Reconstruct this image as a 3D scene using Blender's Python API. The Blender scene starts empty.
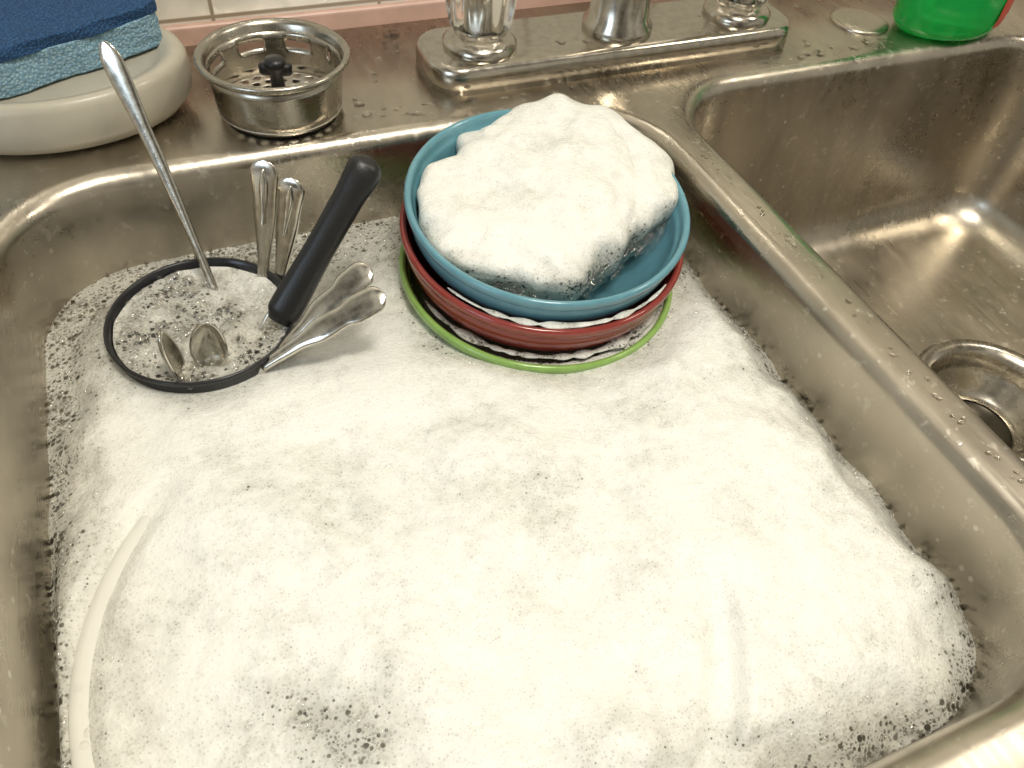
import bpy, bmesh, math, random
import numpy as np
from mathutils import Matrix, Vector, noise
random.seed(4); np.random.seed(4)
S=bpy.context.scene
C=bpy.context.collection
S.view_settings.view_transform='Standard'
S.view_settings.look='None'

# ---------------------------------------------------------------- helpers
def empty(name,loc=(0,0,0)):
    e=bpy.data.objects.new(name,None); e.location=loc; e.empty_display_size=.02
    C.objects.link(e); return e
def mesh_obj(name,verts,faces,mat=None,parent=None,smooth=True):
    me=bpy.data.meshes.new(name)
    me.from_pydata([tuple(v) for v in verts],[],faces); me.update()
    o=bpy.data.objects.new(name,me); C.objects.link(o)
    if mat:
        for m in (mat if isinstance(mat,(list,tuple)) else [mat]): me.materials.append(m)
    if smooth:
        me.polygons.foreach_set('use_smooth',[True]*len(me.polygons))
    if parent: o.parent=parent
    return o
def fixn(o):
    bm=bmesh.new(); bm.from_mesh(o.data); bmesh.ops.recalc_face_normals(bm,faces=bm.faces); bm.to_mesh(o.data); bm.free()
def lathe(name,prof,mat,parent=None,seg=96,loc=(0,0,0),rot=None,rfun=None,close=False):
    vs=[];fs=[];n=len(prof)
    for (r,z) in prof:
        for i in range(seg):
            a=2*math.pi*i/seg
            rr=r*(rfun(a,z) if rfun else 1)
            vs.append(Vector((rr*math.cos(a),rr*math.sin(a),z)))
    M=Matrix.Translation(loc)
    if rot: M=M@rot
    vs=[M@v for v in vs]
    for j in range(n-1):
        for i in range(seg):
            k=(i+1)%seg
            fs.append((j*seg+i,j*seg+k,(j+1)*seg+k,(j+1)*seg+i))
    if close:
        fs.append(tuple(range(seg))[::-1]); fs.append(tuple((n-1)*seg+i for i in range(seg)))
    o=mesh_obj(name,vs,fs,mat,parent); fixn(o); return o
def rrect(x0,x1,y0,y1,r,n=12):
    p=[]
    for cx,cy,a0 in ((x1-r,y1-r,0),(x0+r,y1-r,90),(x0+r,y0+r,180),(x1-r,y0+r,270)):
        for i in range(n+1):
            a=math.radians(a0+90*i/n); p.append((cx+r*math.cos(a),cy+r*math.sin(a)))
    q=[]
    for i in range(len(p)):
        a=p[i];b=p[(i+1)%len(p)]
        q.append(a)
        if (i+1)%(n+1)==0:
            for k in range(1,8): q.append((a[0]+(b[0]-a[0])*k/8,a[1]+(b[1]-a[1])*k/8))
    return q
def box(name,x0,x1,y0,y1,z0,z1,mat,parent=None,bev=0.0,seg=3):
    vs=[(x,y,z) for z in (z0,z1) for y in (y0,y1) for x in (x0,x1)]
    fs=[(0,2,3,1),(4,5,7,6),(0,1,5,4),(2,6,7,3),(0,4,6,2),(1,3,7,5)]
    o=mesh_obj(name,vs,fs,mat,parent,smooth=False)
    if bev:
        m=o.modifiers.new('b','BEVEL'); m.width=bev; m.segments=seg
    return o
def slab(name,pts,rings,mat,parent=None,M=None):
    vs=[];fs=[];n=None
    for (ins,z) in rings:
        q=rrect(pts[0]+ins,pts[1]-ins,pts[2]+ins,pts[3]-ins,max(pts[4]-ins,.0005))
        n=len(q); vs+= [Vector((a,b,z)) for a,b in q]
    if M: vs=[M@v for v in vs]
    for j in range(len(rings)-1):
        for i in range(n):
            k=(i+1)%n; fs.append((j*n+i,j*n+k,(j+1)*n+k,(j+1)*n+i))
    fs.append(tuple(range(n))[::-1]); fs.append(tuple((len(rings)-1)*n+i for i in range(n)))
    o=mesh_obj(name,vs,fs,mat,parent); fixn(o); return o

# ---------------------------------------------------------------- node utils
class NT:
    def __init__(s,name):
        s.m=bpy.data.materials.new(name); s.m.use_nodes=True; s.t=s.m.node_tree; s.t.nodes.clear()
        s.out=s.t.nodes.new('ShaderNodeOutputMaterial')
        s.co=s.t.nodes.new('ShaderNodeTexCoord').outputs['Object']
    def n(s,typ,inputs=None,**kw):
        nd=s.t.nodes.new(typ)
        for k,v in kw.items(): setattr(nd,k,v)
        for k,v in (inputs or {}).items(): s.set(nd.inputs[k],v)
        return nd
    def set(s,inp,v):
        if isinstance(v,bpy.types.NodeSocket): s.t.links.new(v,inp)
        else:
            if isinstance(v,(tuple,list)) and len(v)==3 and inp.type=='RGBA': v=(*v,1)
            inp.default_value=v
    def math(s,op,a,b=0.0,clamp=False):
        nd=s.n('ShaderNodeMath',operation=op,use_clamp=clamp); s.set(nd.inputs[0],a); s.set(nd.inputs[1],b); return nd.outputs[0]
    def map(s,v,a,b,c,d,smooth=False):
        nd=s.n('ShaderNodeMapRange',{'Value':v,'From Min':a,'From Max':b,'To Min':c,'To Max':d})
        if smooth: nd.interpolation_type='SMOOTHSTEP'
        return nd.outputs['Result']
    def mix(s,f,a,b):
        nd=s.n('ShaderNodeMix',data_type='RGBA'); s.set(nd.inputs[0],f); s.set(nd.inputs[6],a); s.set(nd.inputs[7],b); return nd.outputs[2]
    def noise(s,sc,det=3,rough=.5,co=None):
        return s.n('ShaderNodeTexNoise',{'Vector':co or s.co,'Scale':sc,'Detail':det,'Roughness':rough}).outputs['Fac']
    def scaled(s,v):
        nd=s.n('ShaderNodeMapping',{'Vector':s.co}); nd.inputs['Scale'].default_value=v; return nd.outputs[0]
    def bump(s,h,st,dist):
        return s.n('ShaderNodeBump',{'Height':h,'Strength':st,'Distance':dist}).outputs[0]
    def pbr(s,**kw):
        nd=s.n('ShaderNodeBsdfPrincipled')
        for k,v in kw.items(): s.set(nd.inputs[k.replace('_',' ')],v)
        return nd.outputs[0]
    def done(s,sh): s.t.links.new(sh,s.out.inputs['Surface']); return s.m

def mat_steel(name,col=(.56,.505,.415),r0=.21,r1=.42):
    t=NT(name)
    n1=t.noise(9,3,.55); n2=t.noise(220,2,.5,t.scaled((1,.06,1))); n3=t.noise(120,4,.75)
    n4=t.noise(24,3,.6,t.scaled((1,.5,.35)))
    r=t.math('ADD',t.map(n1,.3,.7,r0,r1),t.map(n2,.3,.7,-.04,.06))
    spots=t.map(n3,.58,.65,0,1,True)
    drops=t.n('ShaderNodeTexVoronoi',{'Vector':t.co,'Scale':95.0}).outputs['Distance']
    ring=t.math('MULTIPLY',t.map(drops,.10,.16,1,0,True),t.map(n4,.46,.56,0,1,True))
    c=t.mix(t.map(n4,.35,.68,0,1),col,tuple(x*.72 for x in col))
    c=t.mix(t.math('MULTIPLY',spots,.28),c,(.84,.80,.70))
    c=t.mix(t.math('MULTIPLY',ring,.5),c,(.88,.85,.76))
    r=t.math('ADD',r,t.math('MULTIPLY',spots,.12))
    b=t.bump(t.math('ADD',t.math('MULTIPLY',n2,.25),t.math('ADD',n1,t.math('MULTIPLY',ring,.3))),.14,.004)
    return t.done(t.pbr(Base_Color=c,Metallic=1.0,Roughness=r,Normal=b))
def mat_plain(name,col,rough=.35,metal=0,nscale=60,var=.08,bump=0,coat=0,rvar=0):
    t=NT(name)
    n=t.noise(nscale,4,.6)
    c=t.mix(t.map(n,.3,.7,0,1),tuple(x*(1-var) for x in col),tuple(min(1,x*(1+var)) for x in col))
    kw=dict(Base_Color=c,Roughness=t.map(n,.3,.7,rough-rvar,rough+rvar),Metallic=metal)
    if bump: kw['Normal']=t.bump(n,bump,.001)
    if coat: kw['Coat_Weight']=coat
    return t.done(t.pbr(**kw))
STEEL=mat_steel('brushed_stainless')
CHROME=mat_plain('worn_chrome',(.50,.46,.39),.21,1,nscale=170,var=.15,rvar=.06,bump=.04)
SILVER=mat_plain('cutlery_steel',(.62,.59,.52),.17,1,nscale=250,var=.15,rvar=.05)
BASKET=mat_plain('basket_steel',(.45,.415,.35),.26,1,nscale=120,var=.12,rvar=.05)
DARKHOLE=mat_plain('drain_dark',(.05,.042,.03),.3,.8)
BLUE=mat_plain('blue_glaze',(.125,.305,.37),.14,0,nscale=120,var=.07,coat=.4)
RED=mat_plain('red_glaze',(.26,.036,.026),.16,0,nscale=120,var=.1,coat=.4)
GREEN=mat_plain('green_glaze',(.25,.42,.10),.2,0,nscale=120,var=.1,coat=.3)
BLACK=mat_plain('black_plastic',(.012,.012,.012),.34,0,nscale=900,var=.3,bump=.15)
BLACKMETAL=mat_plain('black_enamel',(.012,.012,.014),.28,0,nscale=300,var=.3)
BEIGE=mat_plain('beige_ceramic',(.47,.43,.34),.35,0,nscale=30,var=.08,coat=.15)
COUNTER=mat_plain('laminate',(.42,.36,.28),.4,0,nscale=400,var=.15)
CABINET=mat_plain('cabinet_wood',(.30,.17,.08),.45,0,nscale=20,var=.2)
PINK=mat_plain('pink_tile_trim',(.64,.42,.34),.4,0,nscale=60,var=.08)
PLASTICW=mat_plain('white_plastic',(.78,.77,.70),.35,0,nscale=60,var=.02)

def mat_tiles():
    t=NT('wall_tiles')
    sep=t.n('ShaderNodeSeparateXYZ',{'Vector':t.co})
    def grid(v,off,size):
        m=t.math('FRACT',t.math('DIVIDE',t.math('ADD',v,off),size))
        return t.math('MINIMUM',m,t.math('SUBTRACT',1.0,m))
    g=t.math('MINIMUM',grid(sep.outputs[0],-.0345+1.12,.112),grid(sep.outputs[2],-.0135+1.12,.112))
    line=t.map(g,.006,.016,1,0,True)
    c=t.mix(line,t.mix(t.noise(12,3),(.76,.72,.62),(.86,.83,.74)),(.36,.30,.22))
    return t.done(t.pbr(Base_Color=c,Roughness=t.map(line,0,1,.16,.8),Normal=t.bump(line,-.4,.002)))
TILE=mat_tiles()

def mat_foam(name,big=330.0,base=(.88,.87,.805),dark=(.24,.22,.165)):
    t=NT(name)
    at=t.n('ShaderNodeAttribute',attribute_name='cov').outputs['Fac']
    nL=t.noise(26,4,.6); nM=t.noise(120,3,.7)
    m=t.math('ADD',at,t.math('ADD',t.map(nL,.25,.75,-.30,.30),t.map(nM,.25,.75,-.25,.25)))
    def cells(sc,rmax,m0,m1,rm):
        v=t.n('ShaderNodeTexVoronoi',{'Vector':t.co,'Scale':sc})
        sep=t.n('ShaderNodeSeparateColor',{'Color':v.outputs['Color']})
        rad=t.math('MULTIPLY',t.math('ADD',t.math('MULTIPLY',sep.outputs[0],.7),.3),t.map(m,m0,m1,rmax,rm))
        q=t.math('DIVIDE',v.outputs['Distance'],t.math('MAXIMUM',rad,.001))
        return v.outputs['Distance'],t.map(q,.62,1.0,0,1,True)
    d1,k1=cells(big,.62,.10,.92,.0)
    d2,k2=cells(big*2.3,.66,.3,1.35,.26)
    wall=t.math('MULTIPLY',k1,t.map(k2,0,1,.50,1))
    body=t.map(m,.0,.50,0,1,True)
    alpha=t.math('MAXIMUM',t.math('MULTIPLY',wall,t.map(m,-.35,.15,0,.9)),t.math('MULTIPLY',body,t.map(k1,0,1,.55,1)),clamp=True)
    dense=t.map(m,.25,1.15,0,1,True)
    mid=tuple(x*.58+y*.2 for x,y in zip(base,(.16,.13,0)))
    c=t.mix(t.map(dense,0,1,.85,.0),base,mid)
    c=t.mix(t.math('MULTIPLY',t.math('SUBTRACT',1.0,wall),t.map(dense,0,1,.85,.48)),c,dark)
    hb=t.math('ADD',t.math('MULTIPLY',d1,-1.2),t.math('MULTIPLY',d2,-1.0))
    nb=t.bump(hb,1.0,.0011)
    nb2=t.bump(t.math('ADD',hb,nM),.20,.0009)
    sh=t.pbr(Base_Color=c,Roughness=.5,Normal=nb2,Coat_Weight=.7,Coat_Roughness=.08,Coat_Normal=nb)
    mx=t.n('ShaderNodeMixShader'); tr=t.n('ShaderNodeBsdfTransparent')
    t.set(mx.inputs[0],alpha); t.t.links.new(tr.outputs[0],mx.inputs[1]); t.t.links.new(sh,mx.inputs[2])
    return t.done(mx.outputs[0])
FOAM=mat_foam('soap_foam')
CUPFOAM=mat_foam('cup_foam',300.0,(.80,.785,.72),(.11,.10,.08))
def mat_bubble():
    t=NT('bubble_film')
    lw=t.n('ShaderNodeLayerWeight',{'Blend':.35}).outputs['Facing']
    f=t.map(lw,.25,.9,.06,.9)
    f=t.math('ADD',f,t.map(t.noise(400,1),.3,.7,-.02,.02),clamp=True)
    gl=t.n('ShaderNodeBsdfGlossy',{'Color':(1,.98,.93,1),'Roughness':.08})
    tr=t.n('ShaderNodeBsdfTransparent')
    mx=t.n('ShaderNodeMixShader'); t.set(mx.inputs[0],f)
    t.t.links.new(tr.outputs[0],mx.inputs[1]); t.t.links.new(gl.outputs[0],mx.inputs[2])
    return t.done(mx.outputs[0])
BUB=mat_bubble()
def mat_glass(name,col,rough=.05,ior=1.45):
    t=NT(name); n=t.noise(60,2)
    return t.done(t.pbr(Base_Color=t.mix(n,col,tuple(x*.93 for x in col)),Roughness=rough,Transmission_Weight=1.0,IOR=ior))
ACRYL=mat_glass('clear_acrylic',(.95,.93,.88),.1)
DROP=mat_glass('water_drop',(1,1,1),.02,1.33)
WATER=mat_plain('dishwater',(.24,.22,.165),.14,0,nscale=40,var=.25)
CUPWATER=mat_plain('cup_water',(.06,.056,.048),.1,0,nscale=80,var=.3)

# ---------------------------------------------------------------- sink
sink=empty('double_bowl_kitchen_sink')
def bowl_rings(x0,x1,y0,y1,r,depth,drain):
    prof=[]
    rc=.010
    for i in range(9):
        a=math.radians(86*i/8); prof.append((rc*math.sin(a),-rc*(1-math.cos(a))))
    ins,z=prof[-1]
    rb=.032; zt=-depth+rb
    for i in range(1,9):
        s=i/8; prof.append((ins+.012*s,z+(zt-z)*s))
    ins2=prof[-1][0]
    for i in range(1,9):
        a=math.radians(84*i/8); prof.append((ins2+rb*(1-math.cos(a)),zt-rb*math.sin(a)))
    vs=[];N=None
    for ins,z in prof:
        q=rrect(x0+ins,x1-ins,y0+ins,y1-ins,max(r-ins*.75,.012)); N=len(q)
        vs+=[(a,b,z) for a,b in q]
    last=vs[-N:]; zl=last[0][2]
    for s in (.25,.5,.75,1.0):
        for (a,b,_) in last:
            ang=math.atan2(b-drain[1],a-drain[0])
            cx,cy=drain[0]+.057*math.cos(ang),drain[1]+.057*math.sin(ang)
            vs.append((a+(cx-a)*s,b+(cy-b)*s,zl-.006*s))
    nr=len(vs)//N; fs=[]
    for j in range(nr-1):
        for i in range(N):
            k=(i+1)%N; fs.append((j*N+i,(j+1)*N+i,(j+1)*N+k,j*N+k))
    return vs,fs,N,zl-.006
LB=(-.109,.2785,.012,.420,.068); RB=(.2895,.665,.012,.422,.062)
drL=(.09,.22); drR=(.500,.205)
vs=[];fs=[];loops=[]
for B,dr,dep in ((LB,drL,.165),(RB,drR,.155)):
    v,f,N,zf=bowl_rings(*B,dep,dr); off=len(vs)
    vs+=v; fs+=[tuple(x+off for x in q) for q in f]; loops.append(list(range(off,off+N)))
bm=bmesh.new()
bv=[bm.verts.new(v) for v in vs]
for f in fs: bm.faces.new([bv[i] for i in f])
outer=rrect(-.150,.71,-.035,.548,.03)
ov=[bm.verts.new((a,b,0)) for a,b in outer]
ov2=[bm.verts.new((a*1.0+(.004 if a>.3 else -.004),b+(.0025 if b>.3 else -.004),-.004)) for a,b in outer]
edges=[]
n=len(ov)
for i in range(n):
    k=(i+1)%n
    edges.append(bm.edges.new((ov[i],ov[k])))
    bm.faces.new((ov[i],ov2[i],ov2[k],ov[k]))
for lp in loops:
    for i in range(len(lp)):
        edges.append(bm.edges.get((bv[lp[i]],bv[lp[(i+1)%len(lp)]])))
bmesh.ops.triangle_fill(bm,edges=edges,use_beauty=True,use_dissolve=False)
bmesh.ops.recalc_face_normals(bm,faces=bm.faces)
me=bpy.data.meshes.new('sink_basin'); bm.to_mesh(me); bm.free()
o=bpy.data.objects.new('basin',me); C.objects.link(o); me.materials.append(STEEL); o.parent=sink
me.polygons.foreach_set('use_smooth',[True]*len(me.polygons))
for nm,dr,zf in (('drain_left',drL,-.1694),('drain_right',drR,-.1594)):
    lathe(nm,[(.060,.0005),(.057,.0022),(.052,.0015),(.047,-.004),(.044,-.012),(.0435,-.016),(.038,-.0175),(.037,-.028),(.030,-.030),(.028,-.034)],BASKET,sink,loc=(dr[0],dr[1],zf))
    lathe(nm+'_hole',[(.0445,-.034),(.0445,-.036),(.0001,-.036)],DARKHOLE,sink,loc=(dr[0],dr[1],zf))
lathe('faucet_hole_cover',[(.0225,0),(.0225,.0012),(.020,.0022),(.012,.003),(.0001,.0032)],STEEL,None,seg=64,loc=(.503,.466,0))

# ---------------------------------------------------------------- faucet
fa=empty('kitchen_faucet')
slab('base_plate',(.150,.425,.440,.503,.022),[(0,0),(0,.011),(.0010,.0145),(.003,.0165),(.006,.017)],CHROME,fa)
def flute(a,z): return 1+.07*math.cos(9*a)*(1 if .006<z<.056 else 0)
for k,x in enumerate((.189,.387)):
    lathe('handle_collar_%d'%(k+1),[(.024,.017),(.024,.020),(.020,.023),(.014,.025),(.013,.030)],CHROME,fa,loc=(x,.471,0))
    lathe('handle_knob_%d'%(k+1),[(.0001,.0),(.017,.0),(.0195,.004),(.0205,.015),(.022,.030),(.0245,.044),(.026,.052),(.024,.058),(.018,.061),(.0001,.062)],ACRYL,fa,seg=144,loc=(x,.471,.026),rfun=flute)
    lathe('handle_stem_%d'%(k+1),[(.008,.026),(.008,.07),(.0001,.07)],CHROME,fa,loc=(x,.471,0))
lathe('spout_hub',[(.024,.017),(.024,.021),(.0205,.025),(.019,.045),(.017,.055),(.0001,.056)],CHROME,fa,loc=(.290,.472,0))
def tube(name,pts,rad,mat,parent,seg=24):
    cu=bpy.data.curves.new(name,'CURVE'); cu.dimensions='3D'; cu.bevel_depth=1; cu.bevel_resolution=6; cu.use_fill_caps=True
    sp=cu.splines.new('BEZIER'); sp.bezier_points.add(len(pts)-1)
    for b,p,r in zip(sp.bezier_points,pts,rad if isinstance(rad,list) else [rad]*len(pts)):
        b.co=p; b.handle_left_type=b.handle_right_type='AUTO'; b.radius=r
    o=bpy.data.objects.new(name,cu); C.objects.link(o); cu.materials.append(mat); o.parent=parent; return o
tube('spout',[(.290,.472,.03),(.292,.472,.09),(.32,.45,.15),(.37,.40,.175),(.41,.35,.165),(.42,.335,.14)],[.0125,.0115,.0105,.010,.010,.0105],CHROME,fa)

# ---------------------------------------------------------------- sink strainer
st=empty('sink_strainer_basket')
sl=(.0565,.4545,0)
seg=144
wr=[(.0360,.004),(.0366,.011),(.0371,.017),(.0375,.0205),(.0378,.0250),(.0381,.0300)]
vs=[];fs=[]
for r,z in wr:
    for i in range(seg):
        a=2*math.pi*i/seg; vs.append((sl[0]+r*math.cos(a),sl[1]+r*math.sin(a),z))
for j in range(len(wr)-1):
    for i in range(seg):
        am=360*(i+.5)/seg
        if j==3 and (i%18)<10 and 20<am<160: continue
        k=(i+1)%seg; fs.append((j*seg+i,j*seg+k,(j+1)*seg+k,(j+1)*seg+i))
o=mesh_obj('basket_wall',vs,fs,BASKET,st); m=o.modifiers.new('s','SOLIDIFY'); m.thickness=.0009
lathe('basket_rim',[(.0375,.0295),(.0385,.0310),(.0415,.0318),(.0430,.0335),(.0432,.0350),(.0420,.0362),(.0400,.0358),(.0384,.0335),(.0374,.0300)],BASKET,st,loc=sl)
fr=[.0045+.0009*i for i in range(0,36)]
R_=[r for r in fr if r<.0362]+[.0362]
SEG=180
def ishole(r,a):
    for rad_,cnt,hr in ((.0120,9,.0022),(.0185,14,.0024),(.0250,19,.0024),(.0315,24,.0024)):
        if abs(r-rad_)<hr:
            st_=2*math.pi/cnt; d_=((a+st_/2)%st_)-st_/2
            if (r-rad_)**2+(d_*rad_)**2<hr*hr: return True
    return False
vs=[];fs=[]
for r in R_:
    for i in range(SEG):
        a=2*math.pi*i/SEG; vs.append((sl[0]+r*math.cos(a),sl[1]+r*math.sin(a),.0048))
for j in range(len(R_)-1):
    for i in range(SEG):
        rm=(R_[j]+R_[j+1])/2; am=2*math.pi*(i+.5)/SEG
        if ishole(rm,am): continue
        k=(i+1)%SEG; fs.append((j*SEG+i,j*SEG+k,(j+1)*SEG+k,(j+1)*SEG+i))
vs.append((sl[0],sl[1],.0048)); 
for i in range(SEG): fs.append((len(vs)-1,i,(i+1)%SEG))
o=mesh_obj('basket_floor',vs,fs,mat_plain('floor_steel',(.70,.65,.56),.45,.85,nscale=200,var=.12),st); m=o.modifiers.new('s','SOLIDIFY'); m.thickness=.0008
lathe('post',[(.0085,.005),(.0075,.009),(.0042,.011),(.0036,.024),(.0060,.027),(.0062,.030),(.0050,.032),(.0001,.0325)],BLACK,st,loc=sl,seg=40)
slab('knob_bar',(-.0095,.0095,-.0030,.0030,.0029),[(.001,.0225),(0,.0235),(0,.028),(.001,.029)],BLACK,st,M=Matrix.Translation(sl)@Matrix.Rotation(math.radians(-20),4,'Z'))
lathe('rubber_gasket',[(.0001,.0),(.030,.0),(.033,.001),(.032,.0028),(.0001,.003)],mat_plain('rubber',(.03,.025,.02),.5),st,loc=sl)

# ---------------------------------------------------------------- soap dish + sponge
sd=empty('soap_dish')
DM=Matrix.Translation((-.062,.487,0))@Matrix.Diagonal((1.36,1.0,1,1))
def dishprof(p,name,mat): 
    vs=[];fs=[];seg=96
    for r,z in p:
        for i in range(seg):
            a=2*math.pi*i/seg; vs.append(DM@Vector((r*math.cos(a),r*math.sin(a),z)))
    for j in range(len(p)-1):
        for i in range(seg):
            k=(i+1)%seg; fs.append((j*seg+i,j*seg+k,(j+1)*seg+k,(j+1)*seg+i))
    o=mesh_obj(name,vs,fs,mat,sd); fixn(o); return o
dishprof([(.0001,.001),(.045,.001),(.050,.003),(.0535,.009),(.0545,.018),(.0540,.027),(.0525,.0308),(.0500,.0320),(.046,.031),(.043,.027),(.038,.026),(.0001,.026)],'dish_body',BEIGE)
def mat_sponge(name,c1,c2,sc):
    t=NT(name)
    v=t.n('ShaderNodeTexVoronoi',{'Vector':t.co,'Scale':float(sc)}).outputs['Distance']; n=t.noise(sc*.5,4,.7)
    c=t.mix(t.map(v,.1,.6,0,1),c1,c2)
    return t.done(t.pbr(Base_Color=c,Roughness=.9,Normal=t.bump(t.math('ADD',v,n),.8,.001)))
sp=empty('kitchen_sponge')
SM=Matrix.Translation((-.062,.495,.028))@Matrix.Rotation(math.radians(24),4,'Z')@Matrix.Rotation(math.radians(1),4,'X')
def sponge_part(name,z0,z1,mat,grow,amp):
    L,W=.060,.028
    bm=bmesh.new(); bmesh.ops.create_cube(bm,size=2)
    bmesh.ops.subdivide_edges(bm,edges=bm.edges[:],cuts=22,use_grid_fill=True)
    for v in bm.verts:
        x,y,z=v.co
        k=8
        s=(abs(x)**k+abs(y)**k)**(1/k) if (abs(x)+abs(y))>0 else 1
        if max(abs(x),abs(y))>0: s=max(abs(x),abs(y))/max(s,1e-6)
        x*=s; y*=s
        side=1+grow
        wav=1+amp*math.sin(x*9+z*1.2)*(abs(y)>.6)
        zz=z0+(z+1)/2*(z1-z0)
        zz+=.004*max(0,x-.3)**2
        p=Vector((x*L*side,y*W*side*wav,zz))
        p+=noise.noise_vector(p*240)*.0008
        v.co=SM@p
    me=bpy.data.meshes.new(name); bm.to_mesh(me); bm.free()
    o=bpy.data.objects.new(name,me); C.objects.link(o); me.materials.append(mat); o.parent=sp
    me.polygons.foreach_set('use_smooth',[True]*len(me.polygons))
sponge_part('sponge_foam',0,.018,mat_sponge('sponge_light_blue',(.36,.53,.60),(.18,.32,.42),600),0,.03)
sponge_part('scrub_pad',.018,.024,mat_sponge('scrub_dark_blue',(.035,.12,.27),(.012,.05,.13),800),.01,.03)

# ---------------------------------------------------------------- dish soap bottle
db=empty('dish_soap_bottle')
t=NT('green_soap'); GS=t.done(t.pbr(Base_Color=t.mix(t.noise(30),(.02,.58,.10),(.03,.70,.15)),Roughness=.08,Transmission_Weight=.5,IOR=1.4))
def ov(name,prof,mat,loc,sx=1,sy=1):
    o=lathe(name,prof,mat,db,loc=(0,0,0),seg=72)
    for v in o.data.vertices: v.co=(v.co.x*sx+loc[0],v.co.y*sy+loc[1],v.co.z+loc[2])
    return o
bl=(.565,.442,0)
ov('bottle_body',[(.0001,.002),(.030,.001),(.036,.003),(.039,.009),(.040,.03),(.038,.06),(.034,.09),(.037,.12),(.034,.15),(.020,.175),(.013,.185),(.013,.20),(.0001,.20)],GS,bl,1.2,.8)
o=ov('bottle_label',[(.0400,.010),(.0410,.018),(.0408,.030),(.0388,.06),(.0364,.078)],mat_plain('red_label',(.6,.06,.03),.35),bl,1.2,.8)
bm=bmesh.new(); bm.from_mesh(o.data)
bmesh.ops.delete(bm,geom=[f for f in bm.faces if f.calc_center_median().x<bl[0]+.018],context='FACES')
bm.to_mesh(o.data); bm.free()
ov('bottle_cap',[(.0001,.198),(.016,.198),(.016,.215),(.009,.222),(.006,.24),(.0001,.24)],PLASTICW,bl)

# ---------------------------------------------------------------- stacked bowls
def cereal_bowl(name,mat,centre,tiltx,tilty,R=.0765):
    k=R/.0765
    p=[(.0001,-.0520),(.026,-.0520),(.030,-.0535),(.033,-.0535),(.034,-.050),(.046,-.0450),(.057,-.0375),(.0645,-.0300),(.0690,-.0245),(.0718,-.0200),(.0733,-.0165),(.0742,-.0130),(.0745,-.0095),(.0738,-.0082),(.0740,-.0072),(.0756,-.0062),(.0765,-.0040),(.0770,-.0015),(.0763,.0002),(.0748,.0006),(.0736,-.0002),(.0728,-.0016),(.0722,-.0060),(.0708,-.0070),(.0702,-.0090),(.0692,-.0155),(.0655,-.0225),(.056,-.0325),(.043,-.0410),(.030,-.0465),(.0001,-.0480)]
    rot=Matrix.Rotation(math.radians(tiltx),4,'X')@Matrix.Rotation(math.radians(tilty),4,'Y')
    o=lathe(name,[(a*k,b) for a,b in p],mat,None,seg=128,loc=centre,rot=rot)
    m=o.modifiers.new('sub','SUBSURF'); m.levels=1; m.render_levels=1
    return o
cereal_bowl('cereal_bowl',BLUE,(.1745,.3240,.0025),6,0,.0785)
cereal_bowl('cereal_bowl.001',RED,(.1715,.3205,-.0130),5,1,.0795)
cereal_bowl('cereal_bowl.002',GREEN,(.1675,.3145,-.0360),3,2,.0785)

# ---------------------------------------------------------------- foam
BC=(.168,.317); CC=(-.0155,.3265)
def sm(a,b,x):
    x=min(1,max(0,(x-a)/(b-a))); return x*x*(3-2*x)
def inside_dist(x,y,B,ins):
    x0,x1,y0,y1,r=B; x0+=ins;x1-=ins;y0+=ins;y1-=ins; r=max(r-ins,.01)
    qx=abs(x-(x0+x1)/2)-(x1-x0)/2+r; qy=abs(y-(y0+y1)/2)-(y1-y0)/2+r
    return -(math.hypot(max(qx,0),max(qy,0))+min(max(qx,qy),0)-r)
PC=(.036,.137); PR=.123
def foam_h(x,y):
    d=inside_dist(x,y,LB,.0135)
    front=sm(.37,.22,y)
    h=-.053+.0155*front+.004*sm(.1,.26,x)*front
    bil=noise.fractal(Vector((x*15,y*15,3.1)),1.1,2.0,4)
    h+=.0062*bil*(.35+.65*front)
    h+=.0004*noise.fractal(Vector((x*150,y*150,1.7)),.9,2.0,2)
    h+=.0050*math.exp(-((x-.19)**2+(y-.12)**2)/.003)+.004*math.exp(-((x+.01)**2+(y-.22)**2)/.003)+.003*math.exp(-((x-.08)**2+(y-.09)**2)/.003)
    dn=d+.010*noise.noise(Vector((x*38,y*38,2.2)))
    h=h+(-.0560-h)*(1-sm(-.014,.030,dn))
    db_=math.hypot(x-BC[0],y-BC[1]); dc=math.hypot(x-CC[0],y-CC[1])
    h=h+( -.0430+.001*bil-h)*(1-sm(.078,.105,db_))
    h=h+( -.0415+.001*bil-h)*(1-sm(.047,.070,dc))
    if db_<.072: h=-.056-.03*sm(.072,.055,db_)
    if dc<.0425: h=-.056
    dr=math.hypot(x-PC[0],y-PC[1]); ang=math.degrees(math.atan2(y-PC[1],x-PC[0]))%360
    cover=sm(PR-.030,PR-.006,dr)*sm(PR+.030,PR+.006,dr)
    h=h+(max(h,-.0378)-h)*cover*sm(0,.006,d)
    w=max(sm(122,145,ang)*sm(252,225,ang), .66*sm(285,312,ang)*sm(350,333,ang))
    band=sm(PR-.012,PR-.002,dr)*sm(PR+.010,PR+.002,dr)
    h=h+(-.0415-h)*band*w
    return h,d,db_,dc
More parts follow.
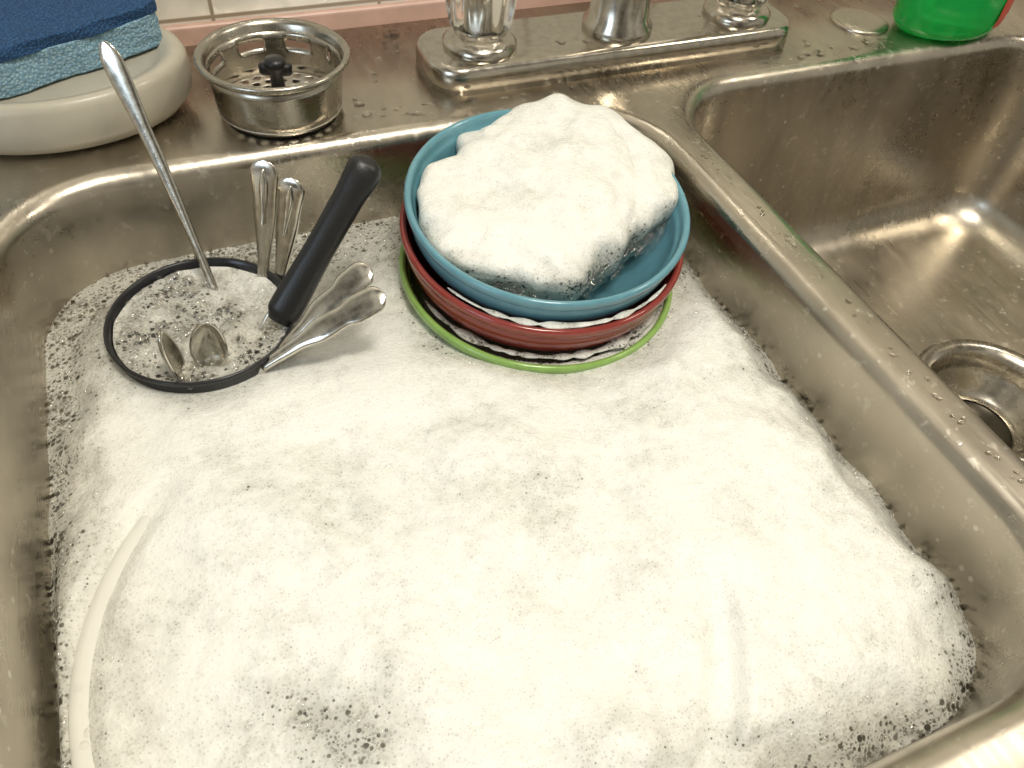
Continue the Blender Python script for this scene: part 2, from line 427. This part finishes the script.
def foam_cov(x,y,d,db_,dc):
    c=.99
    c-=.48*sm(.305,.385,y)
    c-=.38*sm(-.045,-.095,x)*sm(.20,.33,y)
    c-=.34*math.exp(-((x-.105)**2+(y-.168)**2)/.0006)
    c-=.16*math.exp(-((x-.03)**2+(y-.205)**2)/.0009)
    c-=.40*math.exp(-((x+.022)**2+(y-.123)**2)/.00035)
    c-=.42*math.exp(-((x+.008)**2+(y-.107)**2)/.0004)
    c-=.18*math.exp(-((x-.18)**2+(y-.20)**2)/.0009)
    c-=.38*math.exp(-((x-.005)**2+(y-.095)**2)/.0004)
    c-=.45*(1-sm(.076,.100,db_))
    c-=.35*(1-sm(.047,.060,dc))
    c-=.45*(1-sm(0.0,.016,d))
    c-=.38*(1-sm(.004,.050,d))
    return max(c,.16)
step=.0011
x0,x1,y0,y1=LB[:4]; nx=int((x1-x0)/step); ny=int((y1-y0)/step)
vs=[];cov=[];idx={};fs=[]
for j in range(ny+1):
    for i in range(nx+1):
        x=x0+i*step; y=y0+j*step
        if inside_dist(x,y,LB,.0132)<0: continue
        h,d,a,b=foam_h(x,y)
        idx[(i,j)]=len(vs); vs.append((x,y,h)); cov.append(foam_cov(x,y,d,a,b))
for (i,j),k in idx.items():
    if (i+1,j) in idx and (i,j+1) in idx and (i+1,j+1) in idx:
        fs.append((k,idx[(i+1,j)],idx[(i+1,j+1)],idx[(i,j+1)]))
suds=empty('soap_suds')
fo=mesh_obj('foam_layer',vs,fs,FOAM,suds)
a=fo.data.attributes.new('cov','FLOAT','POINT'); a.data.foreach_set('value',cov)
q=rrect(LB[0]+.0125,LB[1]-.0125,LB[2]+.0125,LB[3]-.0125,LB[4]-.0125)
wo=mesh_obj('water_surface',[(a_,b_,-.0575) for a_,b_ in q],[tuple(range(len(q)))],WATER,suds)

# foam heap in the blue bowl
ctrl=[(0,.076),(20,.077),(45,.076),(70,.074),(93,.072),(115,.068),(130,.061),(150,.064),(169,.070),(192,.072),(215,.070),(240,.064),(262,.060),(285,.052),(306,.051),(325,.062),(345,.074),(360,.076)]
def rad(a):
    a=a%360
    for (a0,r0),(a1,r1) in zip(ctrl,ctrl[1:]):
        if a0<=a<=a1:
            t_=(a-a0)/(a1-a0); t_=t_*t_*(3-2*t_); return r0+(r1-r0)*t_
hc=(.177,.331); NA=400; NR=120
vs=[];fs=[];cov=[]
for j in range(NR+1):
    for i in range(NA):
        a_=360*i/NA; ar=math.radians(a_); s=j/NR
        R0=rad(a_)*(1+.08*noise.noise(Vector((math.cos(ar)*3.5,math.sin(ar)*3.5,8.))))
        lean=.5+.5*math.cos(ar-math.radians(42))
        if s<.72:
            rho=s/.72; rr_=R0*math.sin(rho*math.pi/2)
            z=-.009+.013*math.cos(rho*math.pi/2)**.75+.018*lean*rho*math.cos(rho*math.pi/2)**.45
        else:
            u=(s-.72)/.28; rr_=R0*(1-.10*u**1.4); z=-.009-.014*u
        x=hc[0]+rr_*math.cos(ar); y=hc[1]+rr_*math.sin(ar)
        P=Vector((x,y,z))
        b1=1-abs(noise.noise(Vector((x*22+3,y*22,z*22))))*2.2
        nz=-.0020*max(b1,0)**2+noise.fractal(P*24,1.1,2.0,3)*.0062+.0030
        out=Vector((math.cos(ar)*min(1,rr_/R0),math.sin(ar)*min(1,rr_/R0),.9 if s<.72 else 0))
        P+=out*nz
        P.z+=(y-.322)*.09
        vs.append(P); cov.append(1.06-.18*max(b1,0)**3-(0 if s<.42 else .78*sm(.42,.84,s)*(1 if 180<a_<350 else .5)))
for j in range(NR):
    for i in range(NA):
        k=(i+1)%NA; fs.append((j*NA+i,(j+1)*NA+i,(j+1)*NA+k,j*NA+k))
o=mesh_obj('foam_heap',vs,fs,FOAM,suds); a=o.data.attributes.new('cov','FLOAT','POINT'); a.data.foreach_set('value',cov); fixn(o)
def collar(name,c,R0,z0,w,zr,a0,a1,covv,tx):
    vs=[];fs=[];cv=[];NA=260;NS=10
    for i in range(NA+1):
        a_=math.radians(a0+(a1-a0)*i/NA); e=math.sin(math.pi*i/NA)**.4
        lump=.25+1.0*abs(noise.noise(Vector((math.cos(a_)*6,math.sin(a_)*6,z0*50))))
        for s in range(NS):
            b=math.pi*2*s/NS
            r=R0+w*e*lump*math.cos(b); z=z0+zr*e*lump*math.sin(b)
            y_=r*math.sin(a_); vs.append((c[0]+r*math.cos(a_),c[1]+y_,z+y_*tx)); cv.append(covv+.4*noise.noise(Vector((math.cos(a_)*10,math.sin(a_)*10,z0*90))))
    for i in range(NA):
        for s in range(NS):
            k=(s+1)%NS; fs.append((i*NS+s,(i+1)*NS+s,(i+1)*NS+k,i*NS+k))
    o=mesh_obj(name,vs,fs,FOAM,suds); a=o.data.attributes.new('cov','FLOAT','POINT'); a.data.foreach_set('value',cv); fixn(o)
collar('bowl_gap_suds',(.173,.322),.0762,-.0120,.0028,.0011,205,305,.7,.095)
collar('bowl_gap_suds_low',(.169,.318),.0730,-.0350,.0045,.0014,190,345,.45,.07)

# ---------------------------------------------------------------- cutlery cup
cup=empty('cutlery_cup')
cl=(CC[0],CC[1],-.034)
lathe('cup_wall',[(.0001,-.098),(.036,-.098),(.039,-.094),(.0435,-.03),(.0452,-.002),(.0463,-.001),(.0467,.0003),(.0461,.0012),(.0450,.0008),(.0438,-.003),(.0420,-.03),(.037,-.092),(.0001,-.094)],BLACKMETAL,cup,loc=cl)
vs=[];fs=[];cov=[];NR=60;NA=160
for j in range(NR+1):
    for i in range(NA):
        r=.0432*j/NR; a_=2*math.pi*i/NA; x=CC[0]+r*math.cos(a_); y=CC[1]+r*math.sin(a_)
        vs.append((x,y,-.0385+.0016*noise.noise(Vector((x*90,y*90,0)))+.0015*(j/NR)**6)); cov.append(.36+.45*noise.noise(Vector((x*50,y*50,5)))+.25*sm(-.02,.02,x-CC[0])*sm(-.01,.02,y-CC[1]))
for j in range(NR):
    for i in range(NA):
        k=(i+1)%NA; fs.append((j*NA+i,(j+1)*NA+i,(j+1)*NA+k,j*NA+k))
o=mesh_obj('cup_suds',vs,fs,CUPFOAM,cup); a=o.data.attributes.new('cov','FLOAT','POINT'); a.data.foreach_set('value',cov); fixn(o)
lathe('cup_water',[(.0001,-.0425),(.0434,-.0425)],CUPWATER,cup,loc=(CC[0],CC[1],0))

# ---------------------------------------------------------------- bubbles
ib=bmesh.new(); bmesh.ops.create_icosphere(ib,subdivisions=2,radius=1)
tv=np.array([v.co[:] for v in ib.verts]); tf=np.array([[v.index for v in f.verts] for f in ib.faces]); ib.free()
def bubbles(name,items,parent):
    V=np.concatenate([tv*r+np.array(p) for p,r in items]); F=np.concatenate([tf+len(tv)*i for i in range(len(items))])
    o=mesh_obj(name,V.tolist(),[tuple(f) for f in F.tolist()],BUB,parent); return o
it=[]
for _ in range(400):
    r=.0425*math.sqrt(random.random()); a_=random.random()*6.283
    s=random.choice([.0012,.0016,.0022,.003]); it.append(((CC[0]+r*math.cos(a_),CC[1]+r*math.sin(a_),-.0382+s*.3),s))
bubbles('cup_bubbles',it,cup)
it=[];tries=0
while len(it)<1500 and tries<60000:
    tries+=1
    x=random.uniform(LB[0],LB[1]); y=random.uniform(LB[2],LB[3])
    if inside_dist(x,y,LB,.015)<0: continue
    h,d,a1,b1=foam_h(x,y)
    if a1<.079 or b1<.048: continue
    c=foam_cov(x,y,d,a1,b1)
    if random.random()>(.92-c)*1.2: continue
    s=random.choice([.0007,.0009,.0012,.0018]); it.append(((x,y,h+s*.3),s))
bubbles('foam_bubbles',it,suds)
it=[]
for _ in range(460):
    a_=random.uniform(190,350); r=rad(a_)*random.uniform(.92,1.05); z=-.011-random.random()*.010
    s=random.choice([.0008,.0012,.0018,.0026]); ar=math.radians(a_)
    yy=hc[1]+r*math.sin(ar)
    it.append(((hc[0]+r*math.cos(ar),yy,z+(yy-.322)*.09),s))
bubbles('heap_bubbles',it,suds)

# ---------------------------------------------------------------- sunken plate
lathe('dinner_plate',[(.0001,-.012),(.098,-.012),(.108,-.008),(.1140,-.0025),(.1175,-.0006),(.1215,.0002),(.1245,-.0001),(.1258,-.002),(.1245,-.003),(.117,-.004),(.112,-.007),(.10,-.014),(.0001,-.014)],PLASTICW,None,loc=(PC[0],PC[1],-.0404),seg=160)

# ---------------------------------------------------------------- utensils
def strip(name,p0,p1,ws,mat,parent,face=None,bend=0,seg=20):
    p0=Vector(p0);p1=Vector(p1);ax=(p1-p0).normalized()
    f=Vector(face) if face else Vector((0,0,.26))-(p0+p1)/2
    nrm=(f-ax*f.dot(ax)).normalized(); side=ax.cross(nrm)
    vs=[];fs=[];N=40
    def ip(s,k):
        for a_,b_ in zip(ws,ws[1:]):
            if a_[0]<=s<=b_[0]:
                t_=(s-a_[0])/(b_[0]-a_[0]+1e-9); t_=t_*t_*(3-2*t_); return a_[k]+(b_[k]-a_[k])*t_
        return ws[-1][k]
    ss=[i/N for i in range(N-3)]+[.94,.96,.975,.988,.996,1.0]
    for s in ss:
        w=ip(s,1);h=ip(s,2)
        if s>.93:
            e=math.sqrt(max(0,1-((s-.93)/.07)**2)); w*=max(e,.03); h*=max(e,.3)
        c=p0+(p1-p0)*s+nrm*bend*math.sin(s*math.pi)
        for i in range(seg):
            a_=2*math.pi*i/seg; ca,sa=math.cos(a_),math.sin(a_)
            ca=math.copysign(abs(ca)**.8,ca); sa=math.copysign(abs(sa)**.8,sa)
            vs.append(c+side*(w*ca)+nrm*(h*sa))
    for j in range(len(ss)-1):
        for i in range(seg):
            k=(i+1)%seg; fs.append((j*seg+i,j*seg+k,(j+1)*seg+k,(j+1)*seg+i))
    fs.append(tuple(range(seg))[::-1]); fs.append(tuple((len(ss)-1)*seg+i for i in range(seg)))
    o=mesh_obj(name,vs,fs,mat,parent); fixn(o); return o
def spoon_bowl(name,c,ax,face,L,W,depth,mat,parent):
    ax=Vector(ax).normalized(); f=Vector(face); nrm=(f-ax*f.dot(ax)).normalized(); side=ax.cross(nrm); c=Vector(c)
    vs=[];fs=[];NR,NA=14,48
    for j in range(NR+1):
        r=j/NR
        for i in range(NA):
            a_=2*math.pi*i/NA; u=math.cos(a_); v=math.sin(a_)
            wv=W*(1-.16*u)
            vs.append(c+ax*(L*u*r)+side*(wv*v*r)-nrm*(depth*(1-r**2.2)))
    for j in range(NR):
        for i in range(NA):
            k=(i+1)%NA; fs.append((j*NA+i,(j+1)*NA+i,(j+1)*NA+k,j*NA+k))
    o=mesh_obj(name,vs,fs,mat,parent); m=o.modifiers.new('s','SOLIDIFY'); m.thickness=.0009; m.offset=0
    return o
def ext(p0,p1,k):
    p0=Vector(p0);p1=Vector(p1); return p0-(p1-p0).normalized()*k
sp1=empty('teaspoon')
p0=(-.007,.348,-.040);p1=(-.026,.413,.071)
strip('handle',ext(p0,p1,.03),p1,[(0,.0024,.0016),(.35,.0023,.0015),(.7,.0036,.0013),(.93,.0056,.0012),(1,.0052,.001)],SILVER,sp1,face=(-.6,-1,.9),bend=-.004)
spoon_bowl('bowl',Vector(ext(p0,p1,.045)),Vector(p1)-Vector(p0),(0,-1,.6),.022,.014,.006,SILVER,sp1)
for nm,p0,p1 in (('table_fork',(.018,.349,-.04),(.033,.369,.023)),('table_fork.001',(.0250,.3437,-.04),(.044,.357,.018))):
    e=empty(nm); fc=(-.55,-1,.9)
    strip('handle',ext(p0,p1,.02),p1,[(0,.0028,.0014),(.3,.0034,.0014),(.75,.0064,.0013),(.93,.0074,.0012),(1,.0070,.001)],SILVER,e,face=fc,bend=-.003)
    strip('handle_ridge',Vector(p0)*.5+Vector(p1)*.5,Vector(p0)*.06+Vector(p1)*.94,[(0,.0008,.0016),(.7,.0026,.0022),(1,.001,.002)],SILVER,e,face=fc,bend=-.0012)
    b=ext(p0,p1,.02); d=(Vector(p1)-Vector(p0)).normalized(); sd_=d.cross(Vector(fc)).normalized()
    strip('neck',b-d*.012,b,[(0,.010,.0009),(1,.004,.0012)],SILVER,e,face=fc)
    for k in range(4):
        o_=sd_*(k-1.5)*.0052; strip('tine_%d'%(k+1),b-d*.012+o_,b-d*.036+o_,[(0,.0015,.0008),(1,.0010,.0006)],SILVER,e,face=fc)
kn=empty('kitchen_knife')
p0=(.025,.315,-.030);p1=(.0820,.3425,.032)
strip('handle',ext(p0,p1,.007),p1,[(0,.0060,.0050),(.06,.0088,.0070),(.5,.0076,.0062),(.75,.0078,.0064),(.93,.0090,.0072),(1,.0084,.0066)],BLACK,kn,bend=.002)
strip('blade',ext(p0,p1,.004),ext(p0,p1,.05),[(0,.007,.0008),(.8,.006,.0006),(1,.002,.0004)],SILVER,kn)
d=(Vector(p1)-Vector(p0)).normalized()
f=Vector((0,0,.26))-Vector(p1); f=(f-d*f.dot(d)).normalized()
M=Matrix.Translation(Vector(p1)-d*.0085+f*.0064)@f.to_track_quat('Z','Y').to_matrix().to_4x4()
lathe('hang_hole_ring',[(.0022,-.001),(.0022,.0006),(.0034,.0009),(.0042,.0002),(.0042,-.001)],BLACK,kn,seg=32).matrix_world=M
for nm,p0,p1 in (('table_fork.002',(.0197,.292,-.034),(.0670,.2985,.001)),('table_fork.003',(.012,.287,-.036),(.0695,.283,-.004))):
    e=empty(nm); fc=Vector((-.3,-.5,1)); P0=Vector(p0);P1=Vector(p1)
    ax=(P1-P0).normalized(); nn=(fc-ax*fc.dot(ax)).normalized(); sd_=ax.cross(nn)
    strip('handle',ext(p0,p1,.006),p1,[(0,.0026,.0016),(.3,.0036,.0018),(.52,.0064,.0017),(.68,.0056,.0015),(.78,.0074,.0015),(.92,.0072,.0015),(1,.0058,.001)],SILVER,e,face=fc,bend=.003)
    for k,off in enumerate((-.0036,.0036)):
        a0=P0*.45+P1*.55+sd_*off*.55+nn*.0030; a1=P0*.06+P1*.94+sd_*off+nn*.0012
        strip('handle_ridge_%d'%(k+1),a0,a1,[(0,.0003,.0004),(.5,.0007,.0007),(1,.0004,.0005)],SILVER,e,face=fc,bend=.0006)
    strip('shank',ext(p0,p1,.004),ext(p0,p1,.026)+Vector((0,0,-.008)),[(0,.0024,.0016),(1,.006,.0012)],SILVER,e)
    b=ext(p0,p1,.024)+Vector((0,0,-.008))
    for k in range(4):
        o_=sd_*(k-1.5)*.0036; strip('tine_%d'%(k+1),b+o_,b+o_-ax*.016+Vector((0,0,-.014)),[(0,.0012,.0008),(1,.0008,.0006)],SILVER,e,face=fc)
for nm,c,ax,fc in (('sugar_spoon',(-.031,.2950,-.0245),(-.15,-.10,1),(1,-.2,.2)),('sugar_spoon.001',(-.0150,.2945,-.0245),(.16,-.05,1),(-.3,-1,.2))):
    e=empty(nm)
    spoon_bowl('bowl',c,ax,fc,.0165,.0085,.0045,SILVER,e)
    a_=Vector(ax).normalized()
    strip('handle',Vector(c)-a_*.015,Vector(c)-a_*.05,[(0,.0022,.0013),(1,.002,.0012)],SILVER,e)

# ---------------------------------------------------------------- water drops on deck and faucet
deck=[];fauc=[]
for _ in range(480):
    x=random.uniform(.0,.66); y=random.choice([random.uniform(.425,.44),random.uniform(.505,.54),random.uniform(.43,.54)])
    z=0
    if .145<x<.43 and .436<y<.507:
        if not(.155<x<.42 and .446<y<.497) or min(abs(x-.189),abs(x-.387),abs(x-.29))<.03: continue
        z=.017
    if abs(x-.056)<.045 and abs(y-.456)<.045: continue
    if x<.015 or x>.51: continue
    s=random.choice([.0006,.0009,.0013,.0024]); (fauc if z else deck).append((x,y,s,z))
for _ in range(60):
    deck.append((random.uniform(.281,.287),random.uniform(.06,.36),random.choice([.0006,.0009,.0012]),0))
for nm,it,par in (('deck_water_drops',deck,sink),('faucet_water_drops',fauc,fa)):
    V=[];F=[]
    for k,(x,y,s,z) in enumerate(it):
        q=tv*s; q=q*np.array([1+.5*random.random(),1,.4])+np.array([x,y,z+s*.12]); V.append(q); F.append(tf+len(tv)*k)
    mesh_obj(nm,np.concatenate(V).tolist(),[tuple(f) for f in np.concatenate(F).tolist()],DROP,par)

# ---------------------------------------------------------------- room
box('wall_back',-1.6,2.0,.556,.62,-.9,1.6,TILE)
box('trim_1',-1.6,2.0,.550,.556,-.004,.0115,PINK,bev=.002)
box('floor',-1.6,2.0,-2.2,.62,-.93,-.9,mat_plain('floor_vinyl',(.28,.24,.19),.5))
ct=empty('kitchen_counter')
box('counter_left',-1.55,-.144,-.08,.5555,-.040,-.0045,COUNTER,ct,bev=.003)
box('counter_right',.704,1.95,-.08,.5555,-.040,-.0045,COUNTER,ct,bev=.003)
box('counter_front',-.144,.704,-.08,-.029,-.040,-.0045,COUNTER,ct,bev=.003)
box('cabinet_left',-1.55,-.16,-.05,.55,-.9,-.041,CABINET,ct)
box('cabinet_right',.73,1.95,-.05,.55,-.9,-.041,CABINET,ct)
box('cabinet_front',-.16,.73,-.05,-.045,-.9,-.041,CABINET,ct)

# ---------------------------------------------------------------- lights
def area(name,loc,tgt,size,en,col):
    l=bpy.data.lights.new(name,'AREA'); l.shape='RECTANGLE'; l.size=size[0]; l.size_y=size[1]; l.energy=en; l.color=col
    o=bpy.data.objects.new(name,l); C.objects.link(o); o.location=loc
    o.rotation_euler=(Vector(tgt)-Vector(loc)).to_track_quat('-Z','Y').to_euler(); return o
area('ceiling_light',(.20,-.03,1.20),(.12,.18,0),(.34,.22),10.5,(1,.945,.84))
area('window_light',(-1.1,-.4,.6),(.1,.2,0),(.5,.5),4.5,(.62,.80,1))
area('added_light_right',(1.0,.1,1.0),(.3,.3,-.1),(.20,.20),3,(1,.92,.78))  # added lamp to give the steel highlights, not a known fixture
w=bpy.data.worlds.new('w'); S.world=w; w.use_nodes=True
wt=w.node_tree; bg=wt.nodes['Background']
tc=wt.nodes.new('ShaderNodeTexCoord'); nz=wt.nodes.new('ShaderNodeTexNoise'); nz.inputs['Scale'].default_value=2.2; nz.inputs['Detail'].default_value=2
cr=wt.nodes.new('ShaderNodeValToRGB'); cr.color_ramp.elements[0].position=.40; cr.color_ramp.elements[0].color=(.12,.108,.085,1)
cr.color_ramp.elements[1].position=.62; cr.color_ramp.elements[1].color=(1.0,.94,.80,1)
wt.links.new(tc.outputs['Generated'],nz.inputs['Vector']); wt.links.new(nz.outputs['Fac'],cr.inputs['Fac']); wt.links.new(cr.outputs['Color'],bg.inputs[0])
bg.inputs[1].default_value=.58

# ---------------------------------------------------------------- camera
cam=bpy.data.cameras.new('camera'); co=bpy.data.objects.new('camera',cam); C.objects.link(co)
cam.sensor_width=36; cam.lens=28.125; cam.clip_start=.01
M=Matrix(((0.9228,0.2423,-0.2996,0),(-0.3793,0.7105,-0.5927,0),(0.0693,0.6605,0.7475,.26),(0,0,0,1)))
co.matrix_world=M
S.camera=co
